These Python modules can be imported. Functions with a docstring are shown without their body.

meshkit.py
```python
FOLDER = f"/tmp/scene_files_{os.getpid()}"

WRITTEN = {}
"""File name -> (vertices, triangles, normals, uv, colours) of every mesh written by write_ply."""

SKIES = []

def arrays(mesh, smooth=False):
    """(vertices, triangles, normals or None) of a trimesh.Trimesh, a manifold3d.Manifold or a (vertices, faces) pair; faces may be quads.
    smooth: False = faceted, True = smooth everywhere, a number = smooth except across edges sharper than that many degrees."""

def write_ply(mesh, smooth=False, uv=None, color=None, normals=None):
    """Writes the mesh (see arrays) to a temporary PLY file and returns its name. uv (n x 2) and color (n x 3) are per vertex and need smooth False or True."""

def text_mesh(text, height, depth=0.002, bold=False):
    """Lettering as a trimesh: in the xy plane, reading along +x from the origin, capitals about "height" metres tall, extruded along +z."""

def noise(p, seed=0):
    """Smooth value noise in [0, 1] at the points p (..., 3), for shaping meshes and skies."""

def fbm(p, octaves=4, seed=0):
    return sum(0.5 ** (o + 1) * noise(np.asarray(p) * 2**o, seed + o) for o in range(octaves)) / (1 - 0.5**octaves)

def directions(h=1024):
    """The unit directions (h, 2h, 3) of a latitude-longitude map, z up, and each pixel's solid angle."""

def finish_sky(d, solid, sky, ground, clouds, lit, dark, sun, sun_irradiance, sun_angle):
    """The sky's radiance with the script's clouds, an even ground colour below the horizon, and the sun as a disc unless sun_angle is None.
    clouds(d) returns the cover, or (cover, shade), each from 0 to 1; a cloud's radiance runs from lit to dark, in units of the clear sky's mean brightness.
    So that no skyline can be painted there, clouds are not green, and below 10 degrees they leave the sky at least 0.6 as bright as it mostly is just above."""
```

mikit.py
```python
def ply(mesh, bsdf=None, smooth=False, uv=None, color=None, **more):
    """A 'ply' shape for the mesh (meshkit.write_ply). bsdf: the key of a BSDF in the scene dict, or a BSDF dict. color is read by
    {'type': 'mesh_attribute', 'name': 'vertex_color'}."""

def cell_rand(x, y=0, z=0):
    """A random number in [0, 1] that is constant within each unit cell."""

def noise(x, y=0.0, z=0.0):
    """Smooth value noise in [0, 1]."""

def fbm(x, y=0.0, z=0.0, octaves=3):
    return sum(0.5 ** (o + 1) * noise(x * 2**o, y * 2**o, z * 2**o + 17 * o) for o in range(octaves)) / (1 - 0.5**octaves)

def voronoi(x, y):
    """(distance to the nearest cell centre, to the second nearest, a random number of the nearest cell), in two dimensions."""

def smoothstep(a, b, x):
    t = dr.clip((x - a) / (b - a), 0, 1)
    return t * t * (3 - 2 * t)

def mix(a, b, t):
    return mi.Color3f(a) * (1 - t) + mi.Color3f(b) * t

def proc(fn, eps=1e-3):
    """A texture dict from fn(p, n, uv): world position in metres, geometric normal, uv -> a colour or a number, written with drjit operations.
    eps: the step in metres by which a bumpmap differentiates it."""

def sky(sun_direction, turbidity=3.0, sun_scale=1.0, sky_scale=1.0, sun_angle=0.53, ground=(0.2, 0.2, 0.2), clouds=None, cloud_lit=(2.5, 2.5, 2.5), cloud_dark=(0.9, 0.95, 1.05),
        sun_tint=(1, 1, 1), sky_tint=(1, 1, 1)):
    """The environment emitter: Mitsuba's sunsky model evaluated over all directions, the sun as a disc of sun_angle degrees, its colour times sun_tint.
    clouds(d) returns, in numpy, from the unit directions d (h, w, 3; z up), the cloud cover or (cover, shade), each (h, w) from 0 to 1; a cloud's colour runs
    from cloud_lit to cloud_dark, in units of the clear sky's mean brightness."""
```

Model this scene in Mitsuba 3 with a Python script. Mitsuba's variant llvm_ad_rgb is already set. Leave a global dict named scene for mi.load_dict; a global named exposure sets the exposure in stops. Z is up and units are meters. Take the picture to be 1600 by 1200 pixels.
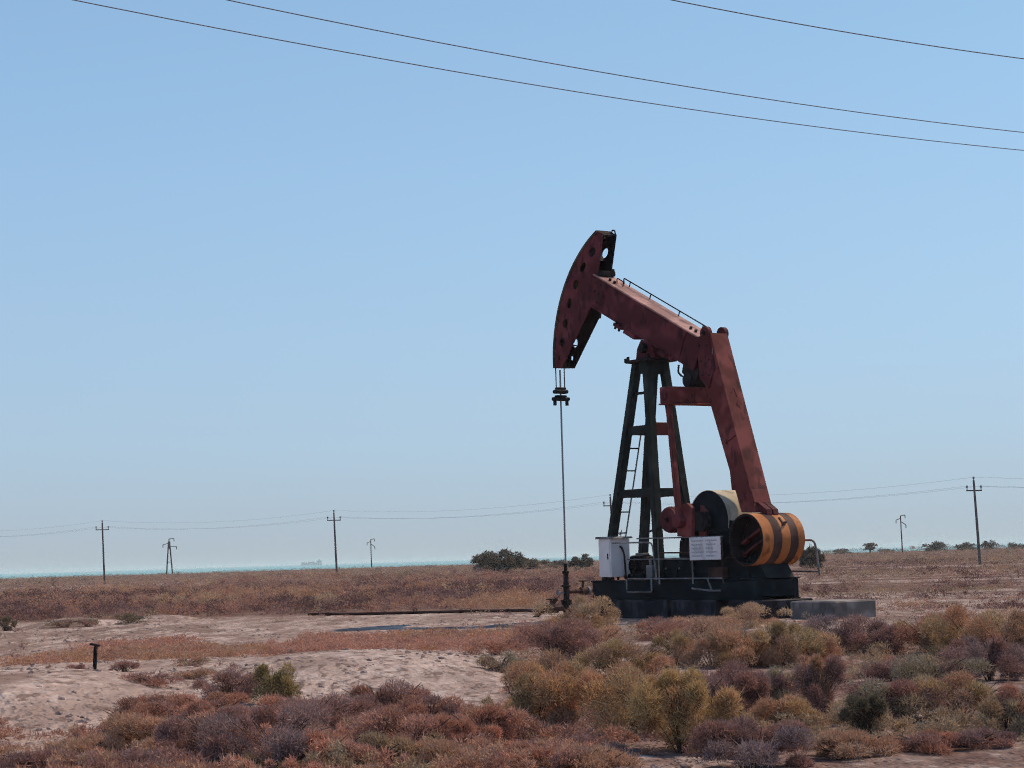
"""A beam pumping unit on a semi-desert plain by the sea, procedural throughout."""
import math
import numpy as np
import trimesh
import shapely.geometry as sg
import mitsuba as mi
import drjit as dr
import mikit
import meshkit

T = mi.ScalarTransform4f
scene, labels = {}, {}

# ------------------------------------------------------------------ camera, sky, exposure
EYE = np.array([0.0, 0.0, 1.6])
PITCH, ROLL = math.radians(4.843), math.atan(0.030)
fwd = np.array([0, math.cos(PITCH), math.sin(PITCH)])
up = math.cos(ROLL) * np.array([0, -math.sin(PITCH), math.cos(PITCH)]) + math.sin(ROLL) * np.array([1.0, 0, 0])
scene["camera"] = {"type": "perspective", "fov": 27.998, "fov_axis": "x", "near_clip": 0.1, "far_clip": 90000.0,
                   "medium": {"type": "ref", "id": "dusty_air"},
                   "to_world": T().look_at(origin=EYE.tolist(), target=(EYE + fwd).tolist(), up=up.tolist())}
SUN_EL = math.radians(52)
SUN = (0.85 * math.cos(SUN_EL), 0.527 * math.cos(SUN_EL), math.sin(SUN_EL))


def veil(d):
    """Thin even dust veil, thicker towards the horizon all round."""
    z = np.clip(d[..., 2], 0, 1)
    return 0.16 + 0.60 * np.exp(-z / 0.18) + 0.10 * (meshkit.fbm(d * (2.2, 2.2, 9.0), 4, 3) - 0.5)


scene["sky"] = mikit.sky(SUN, turbidity=3.0, sky_scale=1.57, clouds=veil, cloud_lit=(1.04, 1.065, 1.29), cloud_dark=(1.0, 1.1, 1.3), sky_tint=(0.87, 1.16, 1.14), sun_tint=(1.0, 0.95, 0.9))
exposure = 1.3

# ------------------------------------------------------------------ keys, labels, mesh helpers
scene["dusty_air"] = {"type": "homogeneous", "albedo": {"type": "rgb", "value": [0.95, 0.95, 0.95]}, "sigma_t": 1.7e-4}

taken = {}


def numbered(key):
    n = taken.get(key, 0)
    taken[key] = n + 1
    return key if n == 0 else f"{key}_{n:03d}"


def tell(key, label=None, category=None, group=None, kind=None):
    labels[key] = {k: x for k, x in dict(label=label, category=category, group=group, kind=kind).items() if x}


def thing(name, label, category, group=None):
    key = numbered(name)
    tell(key, label, category, group)
    return key


def part(holder, name, mesh, bsdf, label=None, smooth=30, kind=None, **kw):
    key = numbered(f"{holder}__{name}")
    scene[key] = mikit.ply(mesh, bsdf, smooth=smooth, **kw)
    if label or kind:
        tell(key, label, kind=kind)
    return key


def join(*ms):
    return trimesh.util.concatenate([m for m in ms])


def cbox(size, c=0.01):
    """A box centred on the origin with chamfered edges."""
    a, b, d = np.asarray(size, float) / 2
    c = min(c, a * 0.8, b * 0.8, d * 0.8)
    pts = []
    for sx in (-1, 1):
        for sy in (-1, 1):
            for sz in (-1, 1):
                pts += [(sx * (a - c), sy * (b - c), sz * d), (sx * (a - c), sy * b, sz * (d - c)), (sx * a, sy * (b - c), sz * (d - c))]
    return trimesh.Trimesh(pts, process=False).convex_hull


def box(lo, hi, c=0.008):
    lo, hi = np.asarray(lo, float), np.asarray(hi, float)
    m = cbox(hi - lo, c)
    m.apply_translation((lo + hi) / 2)
    return m


def frame(p, q, side=(0, 0, 1)):
    p, q = np.asarray(p, float), np.asarray(q, float)
    z = (q - p) / np.linalg.norm(q - p)
    x = np.cross(side, z)
    if np.linalg.norm(x) < 1e-3:
        x = np.cross((1, 0, 0), z)
    x /= np.linalg.norm(x)
    m = np.eye(4)
    m[:3, 0], m[:3, 1], m[:3, 2], m[:3, 3] = x, np.cross(z, x), z, (p + q) / 2
    return m


def bar(p, q, w, h, c=0.008, side=(0, 0, 1)):
    """A rectangular section from p to q: w across (square to 'side'), h along 'side'."""
    m = cbox((w, h, np.linalg.norm(np.subtract(q, p))), c)
    m.apply_transform(frame(p, q, side))
    return m


def cyl(p, q, r, n=28, r2=None, c=0.0):
    L = np.linalg.norm(np.subtract(q, p))
    r2 = r if r2 is None else r2
    prof = [(0, -L / 2), (r - c, -L / 2), (r, -L / 2 + c), (r2, L / 2 - c), (r2 - c, L / 2), (0, L / 2)] if c else [(0, -L / 2), (r, -L / 2), (r2, L / 2), (0, L / 2)]
    m = trimesh.creation.revolve(np.array(prof), sections=n)
    m.apply_transform(frame(p, q))
    return m


def ring(p, q, ro, ri, n=48):
    L = np.linalg.norm(np.subtract(q, p))
    m = trimesh.creation.revolve(np.array([(ri, -L / 2), (ro, -L / 2), (ro, L / 2), (ri, L / 2), (ri, -L / 2)]), sections=n)
    m.apply_transform(frame(p, q))
    return m


def tube(pts, r, n=8):
    pts = np.asarray(pts, float)
    a = np.arange(n) * 2 * np.pi / n
    t = np.gradient(pts, axis=0)
    t /= np.linalg.norm(t, axis=1, keepdims=True)
    s = np.cross(t, np.where(np.abs(t[:, 2:]) < 0.9, [[0, 0, 1.0]], [[1.0, 0, 0]]))
    s /= np.linalg.norm(s, axis=1, keepdims=True)
    b = np.cross(s, t)
    v = (pts[:, None] + r * (np.cos(a)[None, :, None] * s[:, None] + np.sin(a)[None, :, None] * b[:, None])).reshape(-1, 3)
    i, j = np.meshgrid(np.arange(len(pts) - 1), np.arange(n), indexing="ij")
    k = (j + 1) % n
    f = np.concatenate([np.stack([i * n + j, (i + 1) * n + j, (i + 1) * n + k], -1).reshape(-1, 3), np.stack([i * n + j, (i + 1) * n + k, i * n + k], -1).reshape(-1, 3)])
    e = (len(pts) - 1) * n
    cap = [[0, x, x + 1] for x in range(1, n - 1)] + [[e, e + x + 1, e + x] for x in range(1, n - 1)]
    return trimesh.Trimesh(v, np.vstack([f, cap]), process=False)


def bend(pts, r, k=5):
    """Rounds the inner corners of a polyline."""
    pts = [np.asarray(p, float) for p in pts]
    out = [pts[0]]
    for a, b, c in zip(pts, pts[1:], pts[2:]):
        d0, d1 = (a - b) / np.linalg.norm(a - b), (c - b) / np.linalg.norm(c - b)
        s, e = b + d0 * r, b + d1 * r
        for t in np.linspace(0, 1, k):
            out.append((1 - t) ** 2 * s + 2 * t * (1 - t) * b + t * t * e)
    return np.array(out + [pts[-1]])


def plate(poly, v0, v1):
    """A polygon in the machine's (u, z) plane extruded from v0 to v1."""
    m = trimesh.creation.extrude_polygon(sg.Polygon(poly) if not hasattr(poly, "geom_type") else poly, abs(v1 - v0), engine="earcut")
    x = m.vertices.copy()
    m.vertices = np.stack([x[:, 0], min(v0, v1) + x[:, 2], x[:, 1]], -1)
    m.invert()
    return m


def disc(u, z, r, n=20):
    a = np.arange(n) * 2 * np.pi / n
    return np.stack([u + r * np.cos(a), z + r * np.sin(a)], -1)


# ------------------------------------------------------------------ materials
def paint(key, base, dust=(0.20, 0.14, 0.11), rust=(0.04, 0.022, 0.018), amount=0.5, rough=0.75, scale=2.2, up=0.35, bleach=1.8):
    """Old weathered paint: sun-bleached blotches, rust and settled dust."""
    def colour(p, n, uv):
        a = mikit.fbm(p.x * scale, p.y * scale, p.z * scale, 3)
        b = mikit.fbm(p.x * 7 + 5, p.y * 7, p.z * 2.4 + 9, 4)
        col = mikit.mix(base, [min(1, x * bleach + 0.003) for x in base], mikit.smoothstep(0.42, 0.68, a))
        col = mikit.mix(col, rust, mikit.smoothstep(0.55, 0.68, b) * 0.8 * amount)
        return mikit.mix(col, dust, dr.maximum(n.z, 0) * up * mikit.smoothstep(0.3, 0.6, a) + mikit.smoothstep(0.62, 0.8, 1 - b) * 0.25 * amount)
    scene[key] = {"type": "twosided", "bsdf": {"type": "principled", "base_color": mikit.proc(colour), "roughness": rough, "specular": 0.12}}


paint("red_paint", (0.132, 0.0325, 0.0310), dust=(0.24, 0.115, 0.09), rust=(0.045, 0.016, 0.016), amount=0.9)
paint("fresh_red_paint", (0.19, 0.050, 0.046), dust=(0.26, 0.13, 0.11), rust=(0.09, 0.03, 0.03))
paint("dark_red_paint", (0.083, 0.0165, 0.0205), dust=(0.15, 0.065, 0.052), rust=(0.018, 0.008, 0.010), amount=0.8)
paint("shaded_red_paint", (0.017, 0.011, 0.0125), dust=(0.04, 0.028, 0.026), rust=(0.009, 0.007, 0.009))  # inside of the horse head: its shade is put into this colour
paint("sunlit_red_paint", (0.30, 0.165, 0.145), dust=(0.36, 0.22, 0.19), rust=(0.15, 0.07, 0.06))  # beam red made paler for the top flange, sunlight put into the colour
paint("green_paint", (0.0135, 0.0190, 0.0175), dust=(0.05, 0.045, 0.035), rust=(0.022, 0.014, 0.012), amount=0.6)
paint("teal_paint", (0.0038, 0.0085, 0.0115), dust=(0.06, 0.06, 0.055), rust=(0.008, 0.007, 0.008))
paint("hood_paint", (0.50, 0.44, 0.33), dust=(0.40, 0.34, 0.27), rust=(0.10, 0.085, 0.055), amount=0.5, bleach=1.3)
paint("orange_paint", (0.37, 0.127, 0.043), dust=(0.50, 0.29, 0.17), rust=(0.16, 0.06, 0.025), amount=1.0, bleach=1.4)
paint("black_paint", (0.055, 0.029, 0.026), dust=(0.16, 0.11, 0.10), amount=0.7)
paint("olive_trim", (0.05, 0.046, 0.033))
paint("dark_steel", (0.0105, 0.0090, 0.0105), dust=(0.07, 0.05, 0.045), amount=0.5, up=0.2)
paint("rusty_pipe", (0.045, 0.022, 0.018), dust=(0.20, 0.115, 0.085), amount=0.6, rough=0.8)
paint("cabinet_paint", (0.68, 0.64, 0.63), dust=(0.58, 0.49, 0.44), rust=(0.50, 0.43, 0.40), amount=0.2, bleach=1.08, up=0.1)
paint("galvanized", (0.150, 0.145, 0.150), dust=(0.2, 0.16, 0.13), rust=(0.07, 0.045, 0.035), amount=0.6)
paint("dark_concrete", (0.024, 0.022, 0.027), dust=(0.22, 0.18, 0.16), rust=(0.011, 0.010, 0.013), amount=0.8, rough=0.9)
paint("concrete", (0.135, 0.12, 0.115), dust=(0.30, 0.25, 0.22), rust=(0.07, 0.06, 0.055), amount=0.7, rough=0.9)
paint("white_sign", (0.74, 0.68, 0.665), dust=(0.42, 0.35, 0.31), rust=(0.34, 0.28, 0.26), amount=0.5, bleach=1.12)
scene["sign_ink"] = {"type": "diffuse", "reflectance": {"type": "rgb", "value": [0.42, 0.40, 0.41]}}
scene["weathered_wood"] = {"type": "diffuse", "reflectance": {"type": "rgb", "value": [0.12, 0.108, 0.105]}}
scene["cable_steel"] = {"type": "principled", "base_color": {"type": "rgb", "value": [0.12, 0.125, 0.14]}, "roughness": 0.45, "metallic": 0.5}
scene["rod_steel"] = {"type": "principled", "base_color": {"type": "rgb", "value": [0.22, 0.22, 0.23]}, "roughness": 0.4, "metallic": 0.7}
scene["wire_dark"] = {"type": "diffuse", "reflectance": {"type": "rgb", "value": [0.22, 0.23, 0.26]}}
scene["wire_grey"] = {"type": "diffuse", "reflectance": {"type": "rgb", "value": [0.30, 0.32, 0.35]}}
scene["foliage"] = {"type": "principledthin", "base_color": {"type": "mesh_attribute", "name": "vertex_color"}, "roughness": 0.9, "diff_trans": 0.5, "spec_trans": 0.0, "eta": 1.2}
scene["stem_bark"] = {"type": "twosided", "bsdf": {"type": "diffuse", "reflectance": {"type": "rgb", "value": [0.085, 0.06, 0.05]}}}
scene["ship_hull_paint"] = {"type": "diffuse", "reflectance": {"type": "rgb", "value": [0.16, 0.22, 0.26]}}

# ------------------------------------------------------------------ ground and sea
def lump(x, y, cx, cy, rx, ry, hh, p=2.0):
    q = np.abs((x - cx) / rx) ** p + np.abs((y - cy) / ry) ** p
    return hh * np.clip(1 - q, 0, 1) ** 1.5


def height(x, y):
    """Ground level in metres at (x, y): the flat semi-desert with its low hummocks, falling below the sea beyond the shore."""
    x, y = np.asarray(x, float), np.asarray(y, float)
    P = np.stack([x, y, 0 * x], -1)
    r = np.hypot(x, y)
    z = 0.10 + 0.10 * (meshkit.fbm(P / 9.0 + 3.1, 3, 5) - 0.5) + 0.05 * np.clip(r / 60, 0, 1) * (meshkit.fbm(P / 31.0, 2, 8) - 0.5)
    # low crusted hummocks in front and the small ones by the scrub edge
    z = z + lump(x, y, -6.6, 24.0, 2.75, 4.2, 0.33, 3.2) + lump(x, y, -2.35, 27.3, 2.7, 5.2, 0.30, 2.2)
    z = z + lump(x, y, -12.3, 57.0, 1.5, 3.0, 0.22) + lump(x, y, -10.1, 58.0, 1.5, 3.0, 0.20) + lump(x, y, 4.7, 30, 2.2, 4, 0.12)
    z = z + lump(x, y, -17, 150, 9, 14, 0.5) + lump(x, y, 12, 140, 14, 12, 0.35)
    pad = np.exp(-(((x - 3.9) / 6.0) ** 4 + ((y - 48.3) / 6.0) ** 4))
    z = z * (1 - pad) + 0.12 * pad
    front = np.clip((y - 590 - 22 * np.sin(x / 70.0)) / 60, 0, 1)
    return z - 5.0 * front


def soil(p, n, uv):
    """Salt-crusted pale silt with browner patches and speckle; under the scrub it is darker with litter."""
    a = mikit.fbm(p.x * 0.35, p.y * 0.10, 3.0, 3)
    b = mikit.fbm(p.x * 1.9, p.y * 0.55, 7.0, 4)
    c = mikit.fbm(p.x * 10.0, p.y * 4.5, 1.0, 4)
    w = mikit.fbm(p.x * 0.045, p.y * 0.17, 11.0, 3)
    col = mikit.mix((0.245, 0.172, 0.150), (0.385, 0.290, 0.258), mikit.smoothstep(0.34, 0.64, a * 0.5 + b * 0.5))
    col = mikit.mix(col, (0.54, 0.435, 0.395), mikit.smoothstep(0.52, 0.70, c * 0.6 + b * 0.4) * 0.75)
    col = mikit.mix(col, (0.165, 0.113, 0.098), mikit.smoothstep(0.57, 0.70, 1 - c) * 0.75)
    t = p.x / dr.maximum(p.y, 1.0)
    left = mikit.smoothstep(60.0, 64.0, p.y + 5 * (b - 0.5)) * (1 - mikit.smoothstep(0.08, 0.12, t + 0.05 * (a - 0.5)))
    right = mikit.smoothstep(58.0, 68.0, p.y) * mikit.smoothstep(0.46, 0.53, w)
    flat = mikit.smoothstep(158.0, 168.0, p.y - 20 * (w - 0.5)) * (1 - mikit.smoothstep(205.0, 220.0, p.y + 20 * (w - 0.5))) * (1 - mikit.smoothstep(-0.10, -0.07, t))
    far = mikit.smoothstep(170.0, 210.0, p.y)
    near = (1 - mikit.smoothstep(17.6, 19.2, p.y - 9 * t + 3 * (b - 0.5))) * (1 - mikit.smoothstep(-0.02, 0.02, t)) + mikit.smoothstep(-0.03, 0.02, t) * (1 - mikit.smoothstep(38.0, 43.0, p.y)) * mikit.smoothstep(0.46, 0.60, b)
    litter = dr.clip(dr.maximum(dr.maximum(left, right), far) * (1 - flat) + near, 0, 1)
    return mikit.mix(col, mikit.mix((0.130, 0.078, 0.068), (0.20, 0.125, 0.105), c), litter * 0.85)


def crust(p, n, uv):
    return mikit.fbm(p.x * 5, p.y * 3, 2.0, 4) + 0.4 * mikit.fbm(p.x * 19, p.y * 12, 5.0, 2)


scene["soil"] = {"type": "twosided", "bsdf": {"type": "bumpmap", "scale": 0.12, "arbitrary": mikit.proc(crust, 1e-2), "bsdf": {"type": "diffuse", "reflectance": mikit.proc(soil)}}}


def ground_mesh():
    fine = np.radians(np.linspace(-19, 19, 330))
    rest = np.radians(np.linspace(19, 341, 70)[1:-1])
    ang = np.concatenate([fine, rest])
    r = np.concatenate([[0.05, 2, 5, 8], np.geomspace(10, 110, 400)[1:], np.geomspace(110, 720, 130)[1:], [900, 1500, 3000, 6000]])
    A, Rr = np.meshgrid(ang, r)
    x, y = Rr * np.sin(A), Rr * np.cos(A)
    z = height(x, y)
    z = z + np.exp(-Rr / 60) * (0.08 * (meshkit.fbm(np.stack([x * 1.3, y * 0.7, 0 * x], -1), 4, 3) - 0.5) + 0.024 * (meshkit.fbm(np.stack([x * 6, y * 3.5, 0 * x], -1), 3, 4) - 0.5)) * (np.hypot(x - 3.9, y - 48.3) > 5)
    n, m = len(r), len(ang)
    i, j = np.meshgrid(np.arange(n - 1), np.arange(m), indexing="ij")
    k = (j + 1) % m
    f = np.concatenate([np.stack([i * m + j, (i + 1) * m + k, (i + 1) * m + j], -1).reshape(-1, 3), np.stack([i * m + j, i * m + k, (i + 1) * m + k], -1).reshape(-1, 3)])
    return trimesh.Trimesh(np.stack([x, y, z], -1).reshape(-1, 3), f, process=False)


scene["ground"] = mikit.ply(ground_mesh(), "soil", smooth=True)
tell("ground", "pale salt-crusted dry plain with low hummocks", kind="structure")


def ripple(p, n, uv):
    return mikit.fbm(p.x * 0.25, p.y * 0.5, 0.0, 3)


scene["sea_water"] = {"type": "principled", "base_color": {"type": "rgb", "value": [0.13, 0.33, 0.36]}, "roughness": 0.7, "specular": 0.3}
a = np.linspace(0, 2 * np.pi, 97)[:-1]
rr = np.array([30000.0, 8000.0, 2000.0, 300.0])
sv = np.vstack([[(r_ * np.cos(t), r_ * np.sin(t), -2.2) for t in a] for r_ in rr] + [[(0, 0, -2.2)]])
sf = [(k * 96 + j, k * 96 + (j + 1) % 96, (k + 1) * 96 + (j + 1) % 96) for k in range(3) for j in range(96)] + [(k * 96 + j, (k + 1) * 96 + (j + 1) % 96, (k + 1) * 96 + j) for k in range(3) for j in range(96)] + [(288 + j, 288 + (j + 1) % 96, 384) for j in range(96)]
scene["sea"] = mikit.ply(trimesh.Trimesh(sv, sf, process=False), "sea_water", smooth=False)
tell("sea", "thin band of turquoise sea along the horizon", kind="structure")

rng = np.random.default_rng(77)
ico = trimesh.creation.icosahedron()
cy = 14 + 44 * rng.random(9000) ** 1.3
cx = cy * (-0.30 + 0.60 * rng.random(9000))
ok = (meshkit.fbm(np.stack([cx / 1.7, cy / 3.0, 0 * cx + 0.3], -1), 2, 9) > 0.47) & (np.hypot(cx - 3.9, cy - 48.3) > 4.5)
cx, cy = cx[ok], cy[ok]
sz = 0.010 + 0.028 * rng.random(len(cx)) ** 4
cv = np.array(ico.vertices)[None] * (1 + 0.5 * (rng.random((len(cx), 12, 1)) - 0.5)) * (sz[:, None, None] * (1.4, 1.0, 0.7)) + np.stack([cx, cy, height(cx, cy) + sz * 0.2], -1)[:, None]
cf = np.array(ico.faces)[None] + 12 * np.arange(len(cx))[:, None, None]
scene["clod_soil"] = {"type": "twosided", "bsdf": {"type": "diffuse", "reflectance": {"type": "rgb", "value": [0.33, 0.245, 0.22]}}}
scene["dirt_clods"] = mikit.ply(trimesh.Trimesh(cv.reshape(-1, 3), cf.reshape(-1, 3), process=False), "clod_soil", smooth=False)
tell("dirt_clods", "small crumbled clods of dry soil on the bare ground", kind="stuff")

# ------------------------------------------------------------------ the pumping unit, built in its own frame (u back along the beam, v across to the far side, z up)
AZ = math.radians(56)
M = np.eye(4)
M[:3, 0], M[:3, 1], M[:3, 3] = (math.cos(AZ), -math.sin(AZ), 0), (math.sin(AZ), math.cos(AZ), 0), (3.333, 48.6, 0)


def put(holder, name, mesh, bsdf, label=None, smooth=30, **kw):
    mesh = mesh.copy()
    mesh.apply_transform(M)
    return part(holder, name, mesh, bsdf, label, smooth, **kw)


PU = thing("pumpjack", "weathered red pumpjack with dark four-legged tower and drum counterweight, standing on a concrete base", "pumpjack")

# horse head: two side plates with a row of holes, a curved front plate, caps and inner ribs, open at the back
HC, HR, HW = np.array([-0.378, 6.470]), 3.352, 0.21
ang = np.linspace(math.radians(182.2), math.radians(113.8), 40)
arc = HC + HR * np.stack([np.cos(ang), np.sin(ang)], -1)
outline = [tuple(p) for p in arc[::-1]] + [(-3.42, 6.318), (-2.20, 7.58), (-1.92, 7.86), (-1.75, 8.48), (-1.475, 9.43)]
hole_at = [(-1.96, 9.04, 0.105, 0.15), (-2.37, 8.72, 0.10, 0.15), (-2.70, 8.33, 0.10, 0.13), (-2.99, 7.90, 0.11, 0.13), (-3.19, 7.42, 0.11, 0.12), (-3.34, 6.95, 0.11, 0.115), (-3.50, 6.58, 0.055, 0.06)]
face = sg.Polygon(outline)
for (hu, hz, ru, rz) in hole_at:
    t = math.atan2(hz - HC[1], hu - HC[0]) + math.pi / 2
    e = np.stack([rz * np.cos(np.arange(18) * np.pi / 9), ru * np.sin(np.arange(18) * np.pi / 9)], -1)
    face = face.difference(sg.Polygon(np.stack([hu + e[:, 0] * math.cos(t) - e[:, 1] * math.sin(t), hz + e[:, 0] * math.sin(t) + e[:, 1] * math.cos(t)], -1)))
HH = put(PU, "horse_head", plate(face, -HW, -HW + 0.025), "dark_red_paint", "curved dark red head plate with a row of holes")
put(HH, "far_plate", plate(face, HW - 0.025, HW), "shaded_red_paint")
inner = [tuple(HC + (HR - 0.04) * np.array([math.cos(x), math.sin(x)])) for x in ang]
put(HH, "front_plate", plate([tuple(p) for p in arc * 1.0 + (arc - HC) * 0.006] + inner[::-1], -HW - 0.02, HW + 0.02), "olive_trim")
put(HH, "top_cap", plate([(-1.73, 9.50), (-1.72, 9.47), (-1.50, 9.38), (-1.49, 9.41)], -HW + 0.026, HW - 0.026), "dark_steel")
put(HH, "bottom_cap", plate([(-3.70, 6.335), (-3.44, 6.325), (-3.43, 6.345), (-3.70, 6.36)], -HW + 0.026, HW - 0.026), "dark_steel")
for t, r0 in ((124, 2.85), (139, 2.75), (172, 2.9)):
    d = np.array([math.cos(math.radians(t)), math.sin(math.radians(t))])
    nrm = np.array([-d[1], d[0]]) * 0.012
    a_, b_ = HC + d * r0, HC + d * (HR - 0.045)
    put(HH, "rib", plate([a_ - nrm, b_ - nrm, b_ + nrm, a_ + nrm], -HW + 0.026, HW - 0.026), "shaded_red_paint")
put(HH, "lifting_eye", tube(bend([(-1.62, 0.17, 9.42), (-1.62, 0.17, 9.56), (-1.50, 0.17, 9.54), (-1.47, 0.17, 9.38)], 0.05), 0.018), "dark_steel")
put(HH, "hinge_bracket", join(box((-1.80, -0.2, 8.42), (-1.62, 0.24, 8.54)), box((-1.70, 0.1, 8.5), (-1.62, 0.22, 8.60))), "dark_steel")
put(HH, "lower_hook", join(bar((-2.22, 0, 7.50), (-1.98, 0, 7.42), 0.03, 0.03), bar((-1.98, 0, 7.42), (-1.94, 0, 7.74), 0.03, 0.03)), "dark_steel")

# bridle, carrier bar and polished rod
RU = -3.775
for s in (-1, 1):
    put(PU, "bridle_cable", tube([(RU + 0.045, 0.135 * s, 6.95), (RU, 0.135 * s, 6.45), (RU, 0.128 * s, 5.80)], 0.015), "cable_steel")
put(PU, "polished_rod", cyl((RU, 0, 6.30), (RU - 0.02, 0, 1.35), 0.023, 12), "rod_steel")
CB = put(PU, "carrier_bar", join(box((RU - 0.08, -0.24, 5.52), (RU + 0.08, 0.24, 5.61), 0.02), box((RU - 0.07, -0.16, 5.61), (RU + 0.07, 0.16, 5.66), 0.02)), "dark_steel")
put(CB, "rod_clamp", join(box((RU - 0.09, -0.20, 5.70), (RU + 0.09, 0.20, 5.80), 0.03), box((RU - 0.07, -0.14, 5.80), (RU + 0.07, 0.14, 5.86), 0.02)), "dark_steel")
for s in (-1, 1):
    put(CB, "end_socket", cyl((RU, 0.185 * s, 5.40), (RU, 0.185 * s, 5.53), 0.045, 12), "dark_steel")

# walking beam: a deep I section with stiffeners, a handrail on top
def on_beam(s, t):
    """s metres back from the head along the beam's top edge, t metres down across it."""
    d = np.array([3.77, -1.88]) / math.hypot(3.77, 1.88)
    return np.array([-1.68, 8.40]) + d * s + np.array([d[1], -d[0]]) * t


def slab(s0, s1, t0, t1, v0, v1):
    return plate([on_beam(s0, t0), on_beam(s1, t0), on_beam(s1, t1), on_beam(s0, t1)], v0, v1)


WB = put(PU, "walking_beam", join(slab(-0.25, 4.35, 0.036, 0.745, -0.235, 0.235), slab(0.0, 4.35, 0.745, 0.78, -0.27, 0.27)), "dark_red_paint", "heavy dark red beam sloping from the head down to the tail")
put(WB, "top_flange", slab(-0.2, 4.35, 0, 0.035, -0.27, 0.27), "sunlit_red_paint", "paler pink top of the beam with its sunlit tone painted in")
for s in (3.72,):
    put(WB, "stiffener", join(slab(s, s + 0.03, 0.036, 0.744, -0.262, -0.236), slab(s, s + 0.03, 0.036, 0.744, 0.236, 0.262)), "dark_red_paint")
put(WB, "head_gusset", join(slab(-0.30, 0.45, 0.06, 0.72, -0.247, -0.236), slab(-0.30, 0.45, 0.06, 0.72, 0.236, 0.247)), "dark_red_paint")


for s in (0.0, 0.2, 0.36):
    for t in (0.16, 0.38, 0.60):
        q_ = on_beam(s, t)
        put(WB, "bolt", cyl((q_[0], -0.266, q_[1]), (q_[0], -0.246, q_[1]), 0.024, 8), "dark_steel")
for s in (1.9, 3.2):
    put(WB, "splice_plate", slab(s, s + 0.30, 0.10, 0.68, -0.243, -0.2355), "dark_red_paint")


def rail_point(s, h, v):
    p = on_beam(s, -h)
    return (p[0], v, p[1])


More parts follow.
